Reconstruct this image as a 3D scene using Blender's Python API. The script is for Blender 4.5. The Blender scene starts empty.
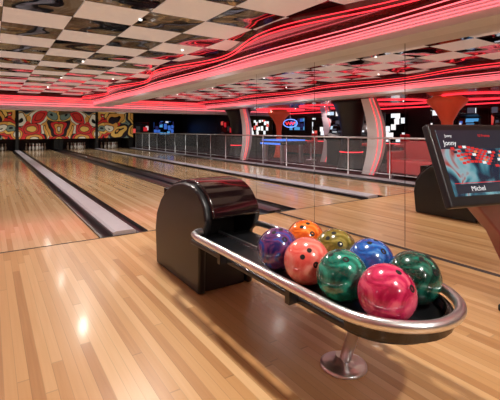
import bpy, bmesh, math, random
from mathutils import Vector, Matrix
random.seed(4)
S=bpy.context.scene
try:
    S.view_settings.view_transform='Standard'
    S.view_settings.look='None'
except Exception: pass
COL=S.collection

# ---------------------------------------------------------------- materials
def newmat(name):
    m=bpy.data.materials.new(name); m.use_nodes=True
    nt=m.node_tree; b=nt.nodes['Principled BSDF']
    return m,nt,b
def mat(name,c,rough=.5,metal=0,em=None,es=0,coat=0,noise=0,nscale=20):
    m,nt,b=newmat(name)
    b.inputs['Base Color'].default_value=(*c,1)
    b.inputs['Roughness'].default_value=rough
    b.inputs['Metallic'].default_value=metal
    b.inputs['Coat Weight'].default_value=coat
    b.inputs['Coat Roughness'].default_value=.05
    if em:
        b.inputs['Emission Color'].default_value=(*em,1)
        b.inputs['Emission Strength'].default_value=es
    n=nt.nodes.new('ShaderNodeTexNoise'); n.inputs['Scale'].default_value=nscale
    tc=nt.nodes.new('ShaderNodeTexCoord'); nt.links.new(tc.outputs['Object'],n.inputs['Vector'])
    mx=nt.nodes.new('ShaderNodeMix'); mx.data_type='RGBA'
    mx.inputs[6].default_value=(*[v*(1-noise) for v in c],1)
    mx.inputs[7].default_value=(*[min(1,v*(1+noise)) for v in c],1)
    nt.links.new(n.outputs['Fac'],mx.inputs[0]); nt.links.new(mx.outputs[2],b.inputs['Base Color'])
    return m
def math_n(nt,op,a,bv=None):
    n=nt.nodes.new('ShaderNodeMath'); n.operation=op
    for i,v in enumerate((a,bv)):
        if v is None: continue
        if isinstance(v,(int,float)): n.inputs[i].default_value=v
        else: nt.links.new(v,n.inputs[i])
    return n.outputs[0]
def ramp(nt,fac,stops,const=False):
    r=nt.nodes.new('ShaderNodeValToRGB'); cr=r.color_ramp
    if const: cr.interpolation='CONSTANT'
    while len(cr.elements)<len(stops): cr.elements.new(.5)
    for e,(p,c) in zip(cr.elements,stops):
        e.position=p; e.color=(*c,1)
    nt.links.new(fac,r.inputs[0]); return r.outputs[0]
def wood(name,bw,bl,stops,rough=.2,seam=.6,coat=.35):
    m,nt,b=newmat(name); L=nt.links
    tc=nt.nodes.new('ShaderNodeTexCoord'); sp=nt.nodes.new('ShaderNodeSeparateXYZ')
    L.new(tc.outputs['Object'],sp.inputs[0])
    xs=math_n(nt,'DIVIDE',sp.outputs[0],bw); row=math_n(nt,'FLOOR',xs)
    wn=nt.nodes.new('ShaderNodeTexWhiteNoise'); wn.noise_dimensions='1D'; L.new(row,wn.inputs['W'])
    ys=math_n(nt,'DIVIDE',sp.outputs[1],bl); ys=math_n(nt,'ADD',ys,math_n(nt,'MULTIPLY',wn.outputs[0],9.0))
    seg=math_n(nt,'FLOOR',ys)
    cb=nt.nodes.new('ShaderNodeCombineXYZ'); L.new(row,cb.inputs[0]); L.new(seg,cb.inputs[1])
    w2=nt.nodes.new('ShaderNodeTexWhiteNoise'); w2.noise_dimensions='2D'; L.new(cb.outputs[0],w2.inputs['Vector'])
    mp=nt.nodes.new('ShaderNodeMapping'); mp.inputs['Scale'].default_value=(70,2.5,1)
    L.new(tc.outputs['Object'],mp.inputs[0])
    gn=nt.nodes.new('ShaderNodeTexNoise'); gn.inputs['Scale'].default_value=1; gn.inputs['Detail'].default_value=3
    L.new(mp.outputs[0],gn.inputs['Vector'])
    f=math_n(nt,'ADD',math_n(nt,'MULTIPLY',w2.outputs[0],.72),math_n(nt,'MULTIPLY',gn.outputs['Fac'],.3))
    c=ramp(nt,f,stops)
    fr=math_n(nt,'FRACT',xs); e=math_n(nt,'GREATER_THAN',fr,.05)
    fy=math_n(nt,'FRACT',ys); e2=math_n(nt,'GREATER_THAN',fy,.004)
    e=math_n(nt,'MULTIPLY',e,e2)
    k=math_n(nt,'ADD',math_n(nt,'MULTIPLY',e,1-seam),seam)
    mx=nt.nodes.new('ShaderNodeVectorMath'); mx.operation='SCALE'
    L.new(c,mx.inputs[0]); L.new(k,mx.inputs['Scale'])
    L.new(mx.outputs[0],b.inputs['Base Color'])
    b.inputs['Roughness'].default_value=rough
    b.inputs['Coat Weight'].default_value=coat; b.inputs['Coat Roughness'].default_value=.12
    return m
M_floor=wood('maple_approach',.048,1.9,[(.05,(.42,.20,.075)),(.3,(.56,.30,.12)),(.65,(.65,.38,.17)),(1,(.76,.50,.26))],.32,.75,.14)
M_lane=wood('maple_lane',.045,2.5,[(.05,(.52,.30,.14)),(.5,(.68,.45,.24)),(1,(.80,.58,.36))],.12,.8)
M_mirror=mat('mirror_glass',(.88,.88,.89),.0,1)
M_black=mat('black_plastic',(.009,.010,.012),.38,0,coat=.12,noise=.2)
M_blackm=mat('black_matte',(.01,.01,.01),.7)
M_maroon=mat('gloss_black_shell',(.008,.003,.004),.14,0,coat=.7,noise=.3,nscale=3)
M_chrome=mat('brushed_chrome',(.86,.88,.92),.32,1,noise=.03,nscale=60)
M_seam=mat('mirror_joint',(.08,.07,.08),.4)
M_gut=mat('gutter_black',(.010,.010,.013),.28,coat=.15)
M_cap=mat('divider_grey',(.48,.46,.51),.3,noise=.08,nscale=6)
M_white=mat('soffit_white',(.78,.84,.90),.4,noise=.04)
M_redgl=mat('soffit_red',(.16,.015,.018),.15,coat=.6,noise=.1)
M_neon=mat('neon_pink',(.6,.1,.12),.4,em=(1,.15,.18),es=2.0)
M_neonr=mat('neon_red',(.6,.05,.05),.4,em=(1,.03,.05),es=2.2)
M_dark=mat('dark_wall',(.02,.015,.018),.35,noise=.4,nscale=3)
M_redw=mat('red_panel',(.30,.015,.02),.3,noise=.3,nscale=4)
M_carpet=mat('lounge_carpet',(.07,.02,.025),.9,noise=.5,nscale=40)
M_wall=mat('charcoal_wall',(.05,.04,.045),.6,noise=.05)
M_redl=mat('red_leather',(.60,.012,.018),.35,coat=.3,noise=.1)
M_pin=mat('pin_white',(.85,.84,.8),.2,noise=.02)
M_pinr=mat('pin_red',(.7,.02,.02),.2)
M_glass=mat('rail_glass',(.9,.95,1),.02)
M_glass.node_tree.nodes['Principled BSDF'].inputs['Alpha'].default_value=.05
M_lamp=mat('added_lamp_glow',(1,1,1),.4,em=(1,.93,.85),es=2)  # glow of the added ceiling lamp discs
M_colw=mat('column_white',(.85,.82,.84),.3,coat=.4,noise=.1,nscale=2)
M_orange=mat('mushroom_orange',(.70,.09,.04),.35,em=(1,.12,.05),es=.15,noise=.2,nscale=4)
M_cream=mat('ceiling_cream_tile',(.80,.82,.82),.35,em=(1,.98,.95),es=.12,noise=.03)  # faint glow added to the tiles to light the room softly

# dark reflective tile, floor reflections painted into its colour as gold streaks
M_tile,nt,b=newmat('ceiling_smoked_mirror_tile')
tc=nt.nodes.new('ShaderNodeTexCoord')
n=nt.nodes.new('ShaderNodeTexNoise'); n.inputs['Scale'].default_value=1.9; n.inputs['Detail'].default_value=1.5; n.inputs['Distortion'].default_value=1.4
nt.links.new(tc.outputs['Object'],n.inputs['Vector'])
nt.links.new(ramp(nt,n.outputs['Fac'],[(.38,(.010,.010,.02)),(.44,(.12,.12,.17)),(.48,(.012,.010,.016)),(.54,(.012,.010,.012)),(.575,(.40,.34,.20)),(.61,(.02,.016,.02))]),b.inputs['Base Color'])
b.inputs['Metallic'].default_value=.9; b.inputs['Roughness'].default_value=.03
n2=nt.nodes.new('ShaderNodeTexNoise'); n2.inputs['Scale'].default_value=1.6; n2.inputs['Detail'].default_value=.5
nt.links.new(tc.outputs['Object'],n2.inputs['Vector'])
bp=nt.nodes.new('ShaderNodeBump'); bp.inputs['Strength'].default_value=.3; bp.inputs['Distance'].default_value=.2
nt.links.new(n2.outputs['Fac'],bp.inputs['Height']); nt.links.new(bp.outputs[0],b.inputs['Normal'])

# masking unit art : concentric arcs inside distorted cells, bold black outlines
M_art,nt,b=newmat('masking_art')
tc=nt.nodes.new('ShaderNodeTexCoord')
nz=nt.nodes.new('ShaderNodeTexNoise'); nz.inputs['Scale'].default_value=.8
nt.links.new(tc.outputs['Object'],nz.inputs['Vector'])
ad=nt.nodes.new('ShaderNodeVectorMath'); ad.operation='ADD'
nt.links.new(tc.outputs['Object'],ad.inputs[0]); nt.links.new(nz.outputs['Color'],ad.inputs[1])
v=nt.nodes.new('ShaderNodeTexVoronoi'); v.inputs['Scale'].default_value=1.2
nt.links.new(ad.outputs[0],v.inputs['Vector'])
sx=nt.nodes.new('ShaderNodeSeparateXYZ'); nt.links.new(v.outputs['Color'],sx.inputs[0])
dd=math_n(nt,'MULTIPLY',v.outputs['Distance'],6.5)
f=math_n(nt,'FRACT',math_n(nt,'ADD',math_n(nt,'MULTIPLY',math_n(nt,'FLOOR',dd),.37),sx.outputs[0]))
c=ramp(nt,f,[(0,(.50,.02,.02)),(.18,(.62,.36,.08)),(.34,(.60,.52,.38)),(.48,(.015,.01,.015)),(.64,(.45,.03,.02)),(.76,(.55,.24,.05)),(.90,(.14,.18,.14))],True)
g=math_n(nt,'GREATER_THAN',math_n(nt,'FRACT',dd),.2)
sc=nt.nodes.new('ShaderNodeVectorMath'); sc.operation='SCALE'; nt.links.new(c,sc.inputs[0]); nt.links.new(g,sc.inputs['Scale'])
nt.links.new(sc.outputs[0],b.inputs['Base Color']); nt.links.new(sc.outputs[0],b.inputs['Emission Color']); b.inputs['Emission Strength'].default_value=.35

def screen_mat(name,stops,strength,scale=5,rnd=.2):
    m,nt,b=newmat(name)
    tc=nt.nodes.new('ShaderNodeTexCoord')
    v=nt.nodes.new('ShaderNodeTexVoronoi'); v.distance='CHEBYCHEV'; v.inputs['Scale'].default_value=scale; v.inputs['Randomness'].default_value=rnd
    nt.links.new(tc.outputs['Object'],v.inputs['Vector'])
    s=nt.nodes.new('ShaderNodeSeparateXYZ'); nt.links.new(v.outputs['Color'],s.inputs[0])
    c=ramp(nt,s.outputs[0],stops,True)
    g=math_n(nt,'LESS_THAN',v.outputs['Distance'],.42)
    sc=nt.nodes.new('ShaderNodeVectorMath'); sc.operation='SCALE'; nt.links.new(c,sc.inputs[0]); nt.links.new(g,sc.inputs['Scale'])
    b.inputs['Base Color'].default_value=(.01,.01,.01,1); b.inputs['Roughness'].default_value=.2
    nt.links.new(sc.outputs[0],b.inputs['Emission Color']); b.inputs['Emission Strength'].default_value=strength
    return m
M_scrW=screen_mat('backlit_shelf',[(0,(.9,.95,1)),(.35,(.5,.65,.8)),(.5,(.05,.05,.07)),(.7,(1,.92,.9)),(.92,(.8,.1,.08))],1.3,4.5,.5)
M_scrB=screen_mat('blue_screen',[(0,(.05,.15,.6)),(.35,(.1,.4,.8)),(.6,(.02,.02,.1)),(.88,(.8,.85,1))],.9,4,.8)
M_scrR=screen_mat('red_wall_lights',[(0,(.7,.02,.03)),(.35,(.03,.0,.0)),(.6,(.9,.1,.08)),(.75,(.02,.02,.02)),(.9,(.9,.7,.7))],.8,3,.7)

def ball_mat(name,a,b_,c_,scale=9):
    m,nt,b=newmat(name)
    tc=nt.nodes.new('ShaderNodeTexCoord')
    n=nt.nodes.new('ShaderNodeTexNoise'); n.inputs['Scale'].default_value=scale; n.inputs['Detail'].default_value=5; n.inputs['Distortion'].default_value=1.8
    nt.links.new(tc.outputs['Object'],n.inputs['Vector'])
    nt.links.new(ramp(nt,n.outputs['Fac'],[(.38,a),(.5,b_),(.60,c_)]),b.inputs['Base Color'])
    b.inputs['Roughness'].default_value=.18; b.inputs['Coat Weight'].default_value=1; b.inputs['Coat Roughness'].default_value=.03
    return m

# ---------------------------------------------------------------- geometry helpers
def addobj(name,me,mats,parent=None,smooth=False):
    o=bpy.data.objects.new(name,me); COL.objects.link(o)
    for m in (mats if isinstance(mats,(list,tuple)) else [mats]): me.materials.append(m)
    if smooth:
        for p in me.polygons: p.use_smooth=True
    if parent: o.parent=parent
    return o
def empty(name,loc=(0,0,0)):
    e=bpy.data.objects.new(name,None); COL.objects.link(e); return e
def bm_box(bm,a,b,mi=0):
    vs=[bm.verts.new((x,y,z)) for x in (a[0],b[0]) for y in (a[1],b[1]) for z in (a[2],b[2])]
    for f in ((0,1,3,2),(4,6,7,5),(0,4,5,1),(2,3,7,6),(0,2,6,4),(1,5,7,3)):
        fc=bm.faces.new([vs[i] for i in f]); fc.material_index=mi
def fin(bm,name,mats,parent=None,smooth=False,bevel=0,seg=3):
    bmesh.ops.recalc_face_normals(bm,faces=bm.faces)
    me=bpy.data.meshes.new(name); bm.to_mesh(me); bm.free()
    o=addobj(name,me,mats,parent,smooth)
    if bevel:
        md=o.modifiers.new('bevel','BEVEL'); md.width=bevel; md.segments=seg; md.limit_method='ANGLE'; md.angle_limit=math.radians(35)
        for p in me.polygons: p.use_smooth=True
        w=o.modifiers.new('wn','WEIGHTED_NORMAL'); w.keep_sharp=False
    return o
def box(name,a,b,m,parent=None,bevel=0,seg=3):
    bm=bmesh.new(); bm_box(bm,a,b); return fin(bm,name,m,parent,False,bevel,seg)
def extrude_poly(name,pts,axis,lo,hi,m,parent=None,bevel=0,seg=3):
    bm=bmesh.new()
    def P(u,v,w): return {'x':(w,u,v),'y':(u,w,v),'z':(u,v,w)}[axis]
    A=[bm.verts.new(P(u,v,lo)) for u,v in pts]; B=[bm.verts.new(P(u,v,hi)) for u,v in pts]
    bm.faces.new(A); bm.faces.new(B[::-1]); k=len(pts)
    for i in range(k): bm.faces.new((A[i],A[(i+1)%k],B[(i+1)%k],B[i]))
    return fin(bm,name,m,parent,False,bevel,seg)
def bm_lathe(bm,prof,c,n=32,mi=0,capt=True):
    rings=[]
    for r,z in prof:
        rings.append([bm.verts.new((c[0]+r*math.cos(2*math.pi*i/n),c[1]+r*math.sin(2*math.pi*i/n),c[2]+z)) for i in range(n)])
    for a,b in zip(rings,rings[1:]):
        for i in range(n):
            f=bm.faces.new((a[i],a[(i+1)%n],b[(i+1)%n],b[i])); f.material_index=mi; f.smooth=True
    f=bm.faces.new(rings[0][::-1]); f.material_index=mi
    f=bm.faces.new(rings[-1]); f.material_index=mi
def lathe(name,prof,c,m,parent=None,n=32):
    bm=bmesh.new(); bm_lathe(bm,prof,c,n); return fin(bm,name,m,parent)
def tube(name,pts,r,m,parent=None,cyc=False,res=4):
    cu=bpy.data.curves.new(name,'CURVE'); cu.dimensions='3D'; cu.bevel_depth=r; cu.bevel_resolution=res; cu.use_fill_caps=True
    s=cu.splines.new('POLY'); s.points.add(len(pts)-1)
    for p,q in zip(s.points,pts): p.co=(*q,1)
    s.use_cyclic_u=cyc; s.use_smooth=True
    o=bpy.data.objects.new(name,cu); COL.objects.link(o); cu.materials.append(m)
    dg=bpy.context.evaluated_depsgraph_get(); me=bpy.data.meshes.new_from_object(o.evaluated_get(dg))
    bpy.data.objects.remove(o); me.name=name
    o=bpy.data.objects.new(name,me); COL.objects.link(o)
    for p in me.polygons: p.use_smooth=True
    if parent: o.parent=parent
    return o
def catmull(P,n=12):
    out=[]; P=[Vector(p) for p in P]; Q=[P[0]]+P+[P[-1]]
    for i in range(1,len(Q)-2):
        for k in range(n):
            t=k/n; a,b,c,d=Q[i-1],Q[i],Q[i+1],Q[i+2]
            out.append(.5*((2*b)+(c-a)*t+(2*a-5*b+4*c-d)*t*t+(3*b-a-3*c+d)*t**3))
    out.append(P[-1]); return out

# ---------------------------------------------------------------- room
MX=3.17; FOUL=4.15; YB=14.0; YE=25.6; ZC=2.25; XL=-5.0; YK=-4.0
floor=box('floor',(XL,YK,-.1),(MX,FOUL,0),M_floor)
box('floor_lounge',(XL,FOUL,-.1),(-.95,YE,0),M_carpet)
box('wall_right',(MX+.03,YK,-.1),(MX+.2,YE,ZC+.1),M_dark)
box('wall_left',(XL-.15,YK,-.1),(XL,YE,ZC+.1),M_dark)
box('wall_back',(XL,YK-.15,-.1),(MX+.2,YK,ZC+.1),M_wall)
box('wall_front',(XL,YE,-.1),(MX+.2,YE+.15,ZC+.1),M_dark)
# mirror panels
bm=bmesh.new()
seams=[2.19+1.2*k for k in range(-5,20)]
prev=YK
for s in seams+[YE]:
    if s>YE: break
    bm_box(bm,(MX,prev+.003,.02),(MX+.025,s-.003,1.9)); prev=s
fin(bm,'wall_mirror',M_mirror)
box('baseboard_right',(MX+.001,YK,0),(MX+.03,YE,.02),M_seam)
box('trim_1',(MX+.026,YK,.02),(MX+.03,YE,1.9),M_seam)
# ceiling with tiles
box('ceiling',(XL,YK,ZC+.012),(MX+.03,YE,ZC+.12),M_blackm)
bm=bmesh.new()
for i in range(-9,6):
    for j in range(-15,17):
        cx=.4+.6*i; cy=4.6+.6*j
        if cx<-.95-.3 or cy>YB: continue
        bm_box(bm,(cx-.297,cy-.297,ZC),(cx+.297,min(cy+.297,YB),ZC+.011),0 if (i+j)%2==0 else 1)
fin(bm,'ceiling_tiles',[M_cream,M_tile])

# lanes
bm=bmesh.new()
LZ=-.005
lanes=[(-.45,.93),(1.43,2.81)]
for a,b_ in lanes: bm_box(bm,(a,FOUL,-.1),(b_,24.95,LZ))
fin(bm,'bowling_lanes',M_lane)
box('trim_2',(-.95,FOUL-.02,0.0),(MX,FOUL+.0,.002),M_blackm) # foul line
def gutter(name,a,b_):
    prof=[]; k=10; c=(a+b_)/2; r=(b_-a)/2
    for i in range(k+1):
        t=math.pi*i/k; prof.append((c-r*math.cos(t),-.075*math.sin(t)+.012))
    prof+= [(b_,-.1),(a,-.1)]
    return extrude_poly(name,prof,'y',FOUL,24.95,M_gut)
gutter('lane_gutter',-.70,-.452); gutter('lane_gutter',.932,1.06); gutter('lane_gutter',1.30,1.428); gutter('lane_gutter',2.812,3.06)
extrude_poly('lane_divider',[(1.062,-.1),(1.298,-.1),(1.298,.03),(1.27,.045),(1.09,.045),(1.062,.03)],'y',FOUL,23.75,M_cap)
box('lane_divider',(3.062,FOUL,-.1),(MX-.001,23.75,.03),M_gut)
box('lane_divider',(-.948,FOUL,-.1),(-.702,23.75,.03),M_cap)

# masking units & pin deck
YM=23.8
box('masking_unit',(-.93,YM,.62),(1.10,YM+.08,2.2),M_art)
box('masking_unit',(1.26,YM,.62),(MX-.01,YM+.08,2.2),M_art)
box('trim_3',(1.11,YM-.05,.05),(1.25,YM+.08,2.2),M_blackm)
for x0,x1 in ((-.95,-.72),(1.1,1.26),(2.95,MX-.005)):
    box('pinsetter_kickback',(x0,YM+.1,.04),(x1,YE-.1,1.2),M_blackm)
def pins(x):
    bm=bmesh.new(); k=.38/15
    prof=[(1.0,0),(1.4,.75),(2.0,2.2),(2.35,4.5),(2.0,7.2),(1.2,9.2),(.92,10),(1.0,11.3),(1.27,13.2),(1.1,14.4),(.6,14.95)]
    prof=[(r*k,z*k) for r,z in prof]
    for row in range(4):
        for q in range(row+1):
            bm_lathe(bm,prof,(x+(q-row/2)*.305,23.95+row*.264,LZ),14)
            bm_lathe(bm,[(.98*k,9.9*k),(1.0*k,10.5*k)],(x+(q-row/2)*.305,23.95+row*.264,LZ),14,1)
    fin(bm,'bowling_pins',[M_pin,M_pinr])
pins(.24); pins(2.12)

# ---------------------------------------------------------------- soffits + neon
def wav(y,base,amp,ph,per=3.4): return base-amp*(.5+.5*math.sin(2*math.pi*y/per+ph))
ys=[YK+i*.15 for i in range(int((YB-YK)/.15)+1)]+[YB]
def soffit(side):
    root=empty('ceiling_soffit')
    if side>0: f=lambda x:x; outer=MX+.028
    else: f=lambda x: 2.05-x+.0; outer=-1.35
    extrude_poly('fascia_low',[(f(2.93),1.9),(outer,1.9),(outer,2.03),(f(2.93),2.03)],'y',YK,YB,M_white,root)
    for zz,xx in ((1.965,2.922),(1.992,2.922),(2.019,2.922)):
        tube('neon_strip',[(f(xx),YK+.05,zz),(f(xx),YB,zz)],.0045,M_neon,root,res=2)
    for (base,amp,ph,z0,z1,mm,nn) in ((2.91,.06,.4,2.03,2.13,M_redgl,M_neon),(2.86,.34,1.6,2.13,ZC,M_redgl,M_neonr)):
        e=[(f(wav(y,base,amp,ph)),y) for y in ys]
        pts=e+[(outer,YB),(outer,YK)]
        extrude_poly('wave_layer',pts,'z',z0,z1,mm,root)
        tube('neon_strip',[(x-.004*side,y,z0+.012) for x,y in e],.0065,nn,root,res=2)
        tube('neon_strip',[(x-.004*side,y,z0+.055) for x,y in e],.005,nn,root,res=2)
soffit(1); soffit(-1)
root=empty('ceiling_bulkhead')
box('bulkhead_body',(XL+.01,YB+.0,1.74),(MX-.005,YB+.5,ZC),M_white,root)
for i,z in enumerate((1.88,1.95,2.02,2.09,2.15)):
    tube('neon_strip',[(XL+.05,YB-.012,z),(MX-.02,YB-.012,z)],.008,M_neon if i<2 else M_neonr,root,res=2)
box('red_band',(XL+.01,YB-.03,2.17),(MX-.005,YB,ZC),M_redgl,root)

# ---------------------------------------------------------------- ball return
BR=empty('ball_return')
prof=[(3.13,.0),(3.16,.28),(3.13,.42),(3.04,.54),(2.92,.63),(2.78,.69),(2.62,.72),(2.47,.715),(2.35,.675),(2.27,.60),(2.24,.51),(2.27,.43),(2.33,.38),(2.34,.0)]
HR=1.585
extrude_poly('hood_side_left',prof,'x',1.15,1.205,M_black,BR,.018)
extrude_poly('hood_side_right',prof,'x',HR-.05,HR,M_black,BR,.018)
top=catmull([(3.165,.30,0),(3.14,.44,0),(3.05,.56,0),(2.93,.65,0),(2.78,.712,0),(2.62,.742,0),(2.46,.738,0),(2.33,.695,0),(2.24,.61,0),(2.205,.53,0)],5)
outp=[(p.x,p.y) for p in top]
inn=[]
for i,p in enumerate(top):
    t=(top[min(i+1,len(top)-1)]-top[max(i-1,0)]).normalized(); nrm=Vector((t.y,-t.x,0))
    c=Vector((2.7,.4,0)); 
    if (c-p).dot(nrm)<0: nrm=-nrm
    q=p+nrm*.05; inn.append((q.x,q.y))
extrude_poly('hood_cover',outp+inn[::-1],'x',1.19,HR-.03,M_maroon,BR,.018)
box('hood_rear_panel',(1.20,3.08,.0),(HR-.05,3.13,.4),M_black,BR)
box('hood_core',(1.202,2.52,.30),(HR-.052,3.09,.62),M_blackm,BR)
box('hood_lower_body',(1.202,2.36,.0),(HR-.052,3.09,.34),M_black,BR,.02)
cx,hw=1.325,.245
def outline(hw,ye,yc=1.0,y0=2.36,n=16):
    p=[(cx-hw,y0)]
    for i in range(n+1):
        t=math.pi*i/n; p.append((cx-hw*math.cos(t),yc-(yc-ye)*math.sin(t)))
    p.append((cx+hw,y0)); return p
extrude_poly('tray',outline(hw-.02,.79),'z',.35,.38,M_black,BR,.01)
bm=bmesh.new(); o1=outline(hw,.755)[1:-1]; o2=outline(hw-.022,.79)[1:-1]
A=[bm.verts.new((x,y,.375)) for x,y in o1];B=[bm.verts.new((x,y,.425)) for x,y in o1];C=[bm.verts.new((x,y,.425)) for x,y in o2];D=[bm.verts.new((x,y,.37)) for x,y in o2]
for i in range(len(A)-1):
    for P,Q in ((A,B),(B,C),(C,D)): bm.faces.new((P[i],P[i+1],Q[i+1],Q[i]))
fin(bm,'end_bumper',M_maroon,BR,bevel=.01)
box('tray_rib',(1.332,1.0,.378),(1.348,2.4,.395),M_chrome,BR)
R=outline(.268,.735,1.02,2.16,28)
zr=.44
pts=[(1.19,2.30,zr),(1.12,2.29,zr),(1.075,2.25,zr)]+[(x,y,zr) for x,y in R]+[(1.585,2.24,zr),(1.56,2.30,zr)]
tube('guard_rail',pts,.021,M_chrome,BR,res=6)
for (x,y) in ((1.057,1.9),(1.057,1.3),(1.593,1.9),(1.593,1.3)):
    s=1 if x<cx else -1
    box('rail_bracket',(min(x,x+s*.06),y-.015,.355),(max(x,x+s*.06),y+.015,.425),M_black,BR)
tube('leg_post',[(1.30,1.10,.35),(1.34,1.19,.18),(1.375,1.27,.02)],.026,M_chrome,BR,res=8)
lathe('leg_collar',[(.055,0),(.05,.03),(.03,.045)],(1.30,1.10,.31),M_chrome,BR)
lathe('leg_foot',[(.108,0),(.108,.008),(.09,.016),(.045,.022),(.035,.05)],(1.375,1.275,0),M_chrome,BR,n=40)

# ---------------------------------------------------------------- balls
bl=[((1.235,.93),'crimson',(.42,.01,.06),(.70,.03,.13),(.86,.12,.22),(.2,-.5,.9)),
    ((1.23,1.148),'emerald',(.0,.07,.05),(.01,.20,.14),(.03,.42,.30),(-.3,.1,.95)),
    ((1.23,1.366),'salmon',(.88,.11,.09),(.95,.20,.16),(.98,.33,.27),(-.5,-.5,.5)),
    ((1.23,1.584),'violet',(.012,.015,.12),(.16,.04,.16),(.02,.07,.38),(-.2,-.2,.9)),
    ((1.46,.968),'dark_green',(.003,.03,.02),(.008,.08,.055),(.02,.20,.14),(.0,-.45,.85)),
    ((1.46,1.188),'blue',(.01,.05,.24),(.01,.12,.50),(.08,.28,.68),(-.1,-.2,.95)),
    ((1.46,1.408),'olive',(.10,.08,.01),(.22,.17,.03),(.36,.30,.07),(-.5,-.2,.8)),
    ((1.46,1.635),'orange',(.60,.07,.005),(.88,.17,.015),(.95,.30,.05),(-.3,-.3,.8))]
M_hole=mat('finger_hole',(.004,.004,.004),.8)
for (x,y),nm,a,b_,c_,h in bl:
    bm=bmesh.new(); r=.108
    bmesh.ops.create_uvsphere(bm,u_segments=48,v_segments=32,radius=r)
    for f in bm.faces: f.smooth=True
    hd=Vector(h).normalized(); t=hd.cross(Vector((0,1,.3))).normalized(); u=hd.cross(t)
    for (p,q,rr) in ((.022,.0,.0115),(-.022,.0,.0115),(0,.075,.014)):
        c=(hd*.108+t*p+u*q).normalized()
        ring=[]; tt=c.cross(u).normalized(); uu=c.cross(tt)
        for k in range(16):
            an=2*math.pi*k/16; v_=(c*r+tt*rr*math.cos(an)+uu*rr*math.sin(an)).normalized()*(r+.0006); ring.append(bm.verts.new(v_))
        f=bm.faces.new(ring); f.material_index=1
        f.normal_update()
        if f.normal.dot(c)<0: f.normal_flip()
    me=bpy.data.meshes.new('bowling_ball'); bm.to_mesh(me); bm.free()
    o=addobj('bowling_ball',me,[ball_mat('ball_'+nm,a,b_,c_),M_hole]); o.location=(x,y,.381+.108)

# ---------------------------------------------------------------- scoring console
SM=empty('scoring_monitor')
O=Vector((1.77,.98,.74)); U=Vector((.966,-.259,0)).normalized(); V=Vector((.26*.37,.966*.37,.94)).normalized(); N=U.cross(V)
Wd,Ht=.64,.42
def slab(name,u0,u1,v0,v1,n0,n1,m,bevel=0,shear=0):
    bm=bmesh.new(); bm_box(bm,(u0,v0,n0),(u1,v1,n1))
    for v_ in bm.verts:
        p=O+U*v_.co.x+V*v_.co.y+N*v_.co.z; v_.co=p
    return fin(bm,name,m,SM,bevel=bevel)
slab('bezel',0,Wd,0,Ht,-.045,0,M_black,.012)
slab('rear_housing',.06,Wd-.06,.05,Ht-.05,-.09,-.045,M_black,.015)
M_scr,nt,b=newmat('score_screen')
tc=nt.nodes.new('ShaderNodeTexCoord'); nz=nt.nodes.new('ShaderNodeTexNoise'); nz.inputs['Scale'].default_value=5; nz.inputs['Distortion'].default_value=1.5
nt.links.new(tc.outputs['Object'],nz.inputs['Vector'])
c=ramp(nt,nz.outputs['Fac'],[(.38,(.01,.02,.05)),(.46,(.03,.14,.20)),(.54,(.16,.42,.48)),(.60,(.35,.50,.55)),(.64,(.45,.06,.05)),(.70,(.02,.05,.12))])
nt.links.new(c,b.inputs['Emission Color']); b.inputs['Emission Strength'].default_value=.8
b.inputs['Base Color'].default_value=(.01,.01,.01,1); b.inputs['Roughness'].default_value=.15
slab('screen',.04,Wd-.04,.05,Ht-.035,0,.002,M_scr)
M_sr=mat('score_red',(.02,.0,.0),.3,em=(.75,.03,.03),es=.9)
M_so=mat('score_orange',(.02,.0,.0),.3,em=(.9,.25,.1),es=.8)
M_sw=mat('score_white',(.1,.1,.1),.3,em=(.9,.9,.9),es=.9)
M_sk=mat('score_dark',(.01,.01,.015),.3,em=(.010,.014,.025),es=1)
slab('screen_header',.04,Wd-.04,.285,Ht-.035,.002,.0025,M_sk)
for r_ in range(5):
    for q in range(18):
        u0=.10+q*.026+r_*.012; 
        if u0>Wd-.08: continue
        v0=.272-r_*.019+.016*math.sin(q*.4+.6)
        slab('score_cell',u0,u0+.022,v0,v0+.013,.0026,.0034,(M_sr,M_so,M_sw,M_sk)[(r_*3+q*2)%4] if (r_+q)%3==0 else (M_sk if (q+r_)%5==1 else M_sr))
slab('score_bar',.06,Wd-.06,.062,.107,.002,.003,M_sk)
slab('score_bar_line',.06,Wd-.06,.11,.113,.002,.003,M_sr)
def text(body,u,v_,size,m):
    cu=bpy.data.curves.new('t','FONT'); cu.body=body; cu.size=size; cu.extrude=.0003
    o=bpy.data.objects.new('t',cu); COL.objects.link(o)
    dg=bpy.context.evaluated_depsgraph_get(); me=bpy.data.meshes.new_from_object(o.evaluated_get(dg)); bpy.data.objects.remove(o)
    for w in me.vertices:
        p=O+U*(u+w.co.x)+V*(v_+w.co.y)+N*(.0035+w.co.z); w.co=p
    me.materials.clear(); addobj('screen_text',me,m,SM)
text('Jonny',.065,.305,.036,M_sw); text('Jonny',.085,.348,.02,M_sw); text('Michel',.15,.072,.034,M_sw); text('10 Frames',.3,.348,.02,M_sr)
M_ped=mat('console_plum',(.20,.028,.05),.3,coat=.4,noise=.2)
extrude_poly('pedestal_arm',[(2.10,.82),(2.13,.70),(2.375,.52),(2.56,.30),(2.60,.035),(2.80,.035),(2.77,.36),(2.58,.62),(2.34,.84)],'y',1.04,1.12,M_ped,SM,.012)
box('pedestal_base',(2.57,.90,0),(2.88,1.14,.04),M_black,SM,.01)

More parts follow.
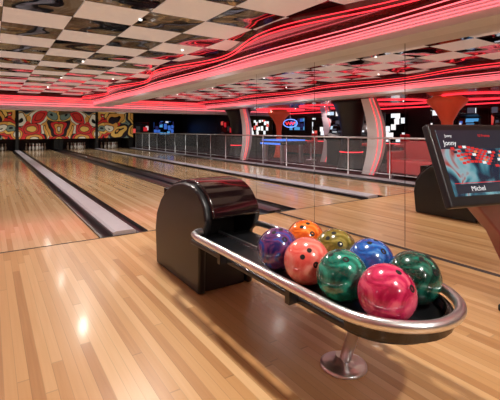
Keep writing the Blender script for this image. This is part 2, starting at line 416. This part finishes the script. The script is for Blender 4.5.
# ---------------------------------------------------------------- lounge side (seen in the mirror)
RL=empty('glass_railing')
tube('top_rail',[(-1.0,FOUL+.1,.92),(-1.0,23.5,.92)],.022,M_chrome,RL)
tube('mid_rail',[(-1.0,FOUL+.1,.12),(-1.0,23.5,.12)],.012,M_chrome,RL)
y=FOUL+.1; k=0
while y<23.6:
    lathe('post',[(.03,0),(.03,.01),(.016,.02),(.016,.9)],(-1.0,y,0),M_chrome,RL,n=12)
    if y+1.2<23.6: box('glass_panel',(-1.004,y+.05,.16),(-.996,y+1.15,.86),M_glass,RL)
    y+=1.2
def column(name,x,y,prof,m,ring=None):
    e=empty(name); lathe('shaft',prof,(x,y,0),m,e,n=36)
    if ring: 
        for z,r in ring: tube('neon_ring',[(x+r*math.cos(a*.2618),y+r*math.sin(a*.2618),z) for a in range(24)],.012,M_neonr,e,cyc=True,res=2)
hour=[(.42,0),(.36,.1),(.30,.4),(.27,.8),(.29,1.15),(.36,1.5),(.48,1.8),(.55,1.885)]
column('support_column',-1.95,7.4,hour,M_black,[(.5,.31)])
column('support_column',-1.9,13.2,hour,M_black,[(.5,.31)])
def fin_panel(x,y,h=1.88):
    e=empty('curved_light_fin')
    c=catmull([(.30,0,0),(.10,.45,0),(.02,.9,0),(.08,1.35,0),(.30,h,0)],8)
    a=[(y+p.x,p.y) for p in c]; b2=[(y+p.x+.36+.10*math.sin(p.y*1.6),p.y) for p in c]
    extrude_poly('fin_body',a+b2[::-1],'x',x-.06,x+.06,M_colw,e)
    for fr_ in (0,.3):
        tube('neon_edge',[(x+.064,p1[0]+(p2[0]-p1[0])*fr_,p1[1]) for p1,p2 in zip(a,b2)],.007,M_neonr,e,res=2)
fin_panel(-1.5,5.95); fin_panel(-1.5,11.7); fin_panel(-3.3,9.3)
mush=[(.22,0),(.16,.2),(.11,.6),(.10,1.0),(.13,1.3),(.26,1.55),(.42,1.72),(.45,1.8),(.3,1.885)]
column('mushroom_column',-2.5,5.0,mush,M_orange)
column('mushroom_column',-3.4,12.5,mush,M_orange)
M_lc=mat('lounge_ceiling_red',(.35,.06,.055),.2,coat=.5,noise=.2,nscale=2)
box('ceiling_lounge',(XL,YK,1.89),(-1.36,YB,1.93),M_lc)
for yy in (2.5,4.6,6.8,9.5,12): 
    tube('ceiling_neon_ring',[(-3.1+1.0*math.cos(a*.131),yy+.8*math.sin(a*.131),1.875) for a in range(48)],.014,M_neonr,cyc=True,res=2)
def sofa(y0,y1,x=-1.45):
    e=empty('red_sofa'); d=.75
    box('seat',(x-d+.18,y0+.1,.12),(x,y1-.1,.44),M_redl,e,.05)
    box('backrest',(x-d,y0+.05,.10),(x-d+.2,y1-.05,.85),M_redl,e,.06)
    box('armrest_1',(x-d+.05,y0,.10),(x,y0+.14,.62),M_redl,e,.05)
    box('armrest_2',(x-d+.05,y1-.14,.10),(x,y1,.62),M_redl,e,.05)
    for xx in (x-d+.08,x-.1):
        for yy in (y0+.08,y1-.12): box('foot',(xx,yy,0),(xx+.04,yy+.04,.13),M_chrome,e)
sofa(4.3,5.7,-1.2); sofa(2.3,3.8,-2.0)
def stool(x,y):
    e=empty('bar_stool'); lathe('seat',[(.16,.62),(.19,.64),(.19,.69),(.15,.71)],(x,y,0),M_redl,e,n=20)
    lathe('stem',[(.2,0),(.18,.02),(.03,.04),(.025,.62)],(x,y,0),M_chrome,e,n=16)
    box('back',(x-.2,y-.15,.66),(x-.15,y+.15,.98),M_redl,e,.03)
for p in ((-2.9,6.5),(-3.4,3.6),(-3.0,7.7),(-3.4,10.6)): stool(*p)
# arcade cabinets (screens face the lanes, +X)
def arcade(x,y,m,w=.6):
    e=empty('arcade_cabinet')
    pr=[(x-.6,0),(x,0),(x,.75),(x+.12,.85),(x+.12,.92),(x-.08,1.0),(x-.2,1.42),(x,1.5),(x,1.7),(x-.6,1.7)]
    extrude_poly('cabinet',pr,'y',y,y+w,M_black,e,.012)
    bm=bmesh.new()
    vs=[bm.verts.new(q) for q in ((x-.078,y+.06,1.03),(x-.078,y+w-.06,1.03),(x-.182,y+w-.06,1.40),(x-.182,y+.06,1.40))]
    for v_ in vs: v_.co.x+=.012
    bm.faces.new(vs); fin(bm,'screen',m,e)
    box('marquee',(x+.001,y+.04,1.53),(x+.012,y+w-.04,1.67),M_scrW,e)
arcade(-3.9,5.0,M_scrB); arcade(-3.9,8.2,M_scrW); arcade(-3.9,9.0,M_scrR); arcade(-2.6,8.4,M_scrW); arcade(-4.1,4.2,M_scrW)
GT=empty('air_hockey_table')
M_blue=mat('blue_glow',(.02,.05,.3),.2,em=(.08,.25,1),es=1.2)
box('playfield',(-2.45,9.85,.74),(-1.45,10.95,.78),M_blue,GT)
box('rim',(-2.5,9.8,.62),(-1.4,11.0,.74),M_black,GT,.03)
box('edge_light',(-1.4,9.85,.62),(-1.385,10.95,.68),M_blue,GT)
for xx in (-2.4,-1.6):
    for yy in (9.9,10.8): box('leg',(xx,yy,0),(xx+.1,yy+.1,.63),M_chrome,GT)
def disp(y0,y1,z0,z1,m):
    e=empty('wall_display')
    box('frame',(XL+.001,y0-.05,z0-.05),(XL+.05,y1+.05,z1+.05),M_black,e)
    box('panel',(XL+.05,y0,z0),(XL+.06,y1,z1),m,e)
for y0,y1,z0,z1,m in ((3.6,4.6,1.15,1.75,M_scrW),(4.9,5.7,.8,1.7,M_scrR),(6.0,6.9,1.2,1.7,M_scrW),(7.8,9.0,.7,1.65,M_scrW),(9.3,10.4,.6,1.7,M_scrR),(10.8,12.2,.75,1.6,M_scrW),(12.7,13.8,1.1,1.6,M_scrB),(15,17,.8,1.6,M_scrW),(18,20,.9,1.6,M_scrR),(2,3.2,.8,1.7,M_scrR)):
    disp(y0,y1,z0,z1,m)
box('wall_panel_red',(XL+.001,YK+.1,.1),(XL+.02,14,.6),M_redw)
tube('added_wall_neon',[(XL+.04,YK+.2,1.83),(XL+.04,13.9,1.83)],.018,M_neonr,res=2)  # red strips added to redden the lounge wall
tube('added_wall_neon',[(XL+.04,YK+.2,.64),(XL+.04,13.9,.64)],.014,M_neonr,res=2)
NS=empty('neon_sign')
M_nb=mat('neon_blue',(.1,.2,1),.4,em=(.15,.3,1),es=2)
yc,zc,xs=11.3,1.35,-3.0
tube('oval',[(xs,yc+.40*math.cos(a*.2618),zc+.15*math.sin(a*.2618)) for a in range(24)],.015,M_nb,NS,cyc=True)
tube('script',[(xs,yc-.28+i*.035,zc+.05*math.sin(i*1.3)) for i in range(17)],.014,M_neonr,NS)
tube('hanger',[(xs,yc,zc+.15),(xs,yc,1.89)],.008,M_chrome,NS)
e=empty('wall_display')
box('panel',(-4.3,YE-.06,.8),(-2.9,YE-.001,1.7),M_scrB,e)
e=empty('wall_display')
box('panel',(-2.5,YE-.06,.9),(-1.3,YE-.001,1.6),M_scrR,e)

# ---------------------------------------------------------------- lights
def spot(x,y,p,z=ZC-.03,ang=155,col=(1,.93,.85),fix=True,r=.10,spec=.06):  # ceiling lamps added to light the room, with made-up fixtures
    l=bpy.data.lights.new('added_spot','SPOT'); l.energy=p; l.spot_size=math.radians(ang); l.spot_blend=.6; l.color=col; l.shadow_soft_size=r
    l.specular_factor=spec
    o=bpy.data.objects.new('added_spot_lamp',l); COL.objects.link(o); o.location=(x,y,z-.02)
    if fix:
        f=empty('added_downlight')
        lathe('added_lamp_disc',[(.016,0),(.018,.003),(.018,.012)],(x,y,z+.017),M_lamp,f,n=20)
        o.parent=f
for y in (-2.4,-.4,1.6,4.0,7.0,9.4,11.8):
    spot(1.3,y,108 if y<5 else 85,r=.06)  # row set above the rack so its shadow falls straight down
for y in (5.2,8.2,11.2): spot(-.3,y,35)
spot(2.3,5.2,35); spot(2.3,9,35)
for y in (-1.4,1.0,3.4): spot(-2.6,y,40,z=1.86)
for y in (5,6.5,8,9.5,11,12.5): spot(-3.0,y,22,z=1.86,col=(1,.75,.70))  # added fill to brighten the mirrored lounge
for x in (.3,2.1): spot(x,17,80); spot(x,21.5,90)
W=bpy.data.worlds.new('World'); S.world=W; W.use_nodes=True
W.node_tree.nodes['Background'].inputs[0].default_value=(.05,.04,.05,1)

# ---------------------------------------------------------------- camera
cam=bpy.data.cameras.new('camera'); co=bpy.data.objects.new('camera',cam); COL.objects.link(co)
co.location=(0,0,1.1); th=math.atan(260/390)
co.rotation_euler=(math.radians(90),0,-th)
cam.sensor_width=36; cam.lens=390/500*36; cam.shift_y=-.14; cam.clip_start=.02; cam.clip_end=100
S.camera=co
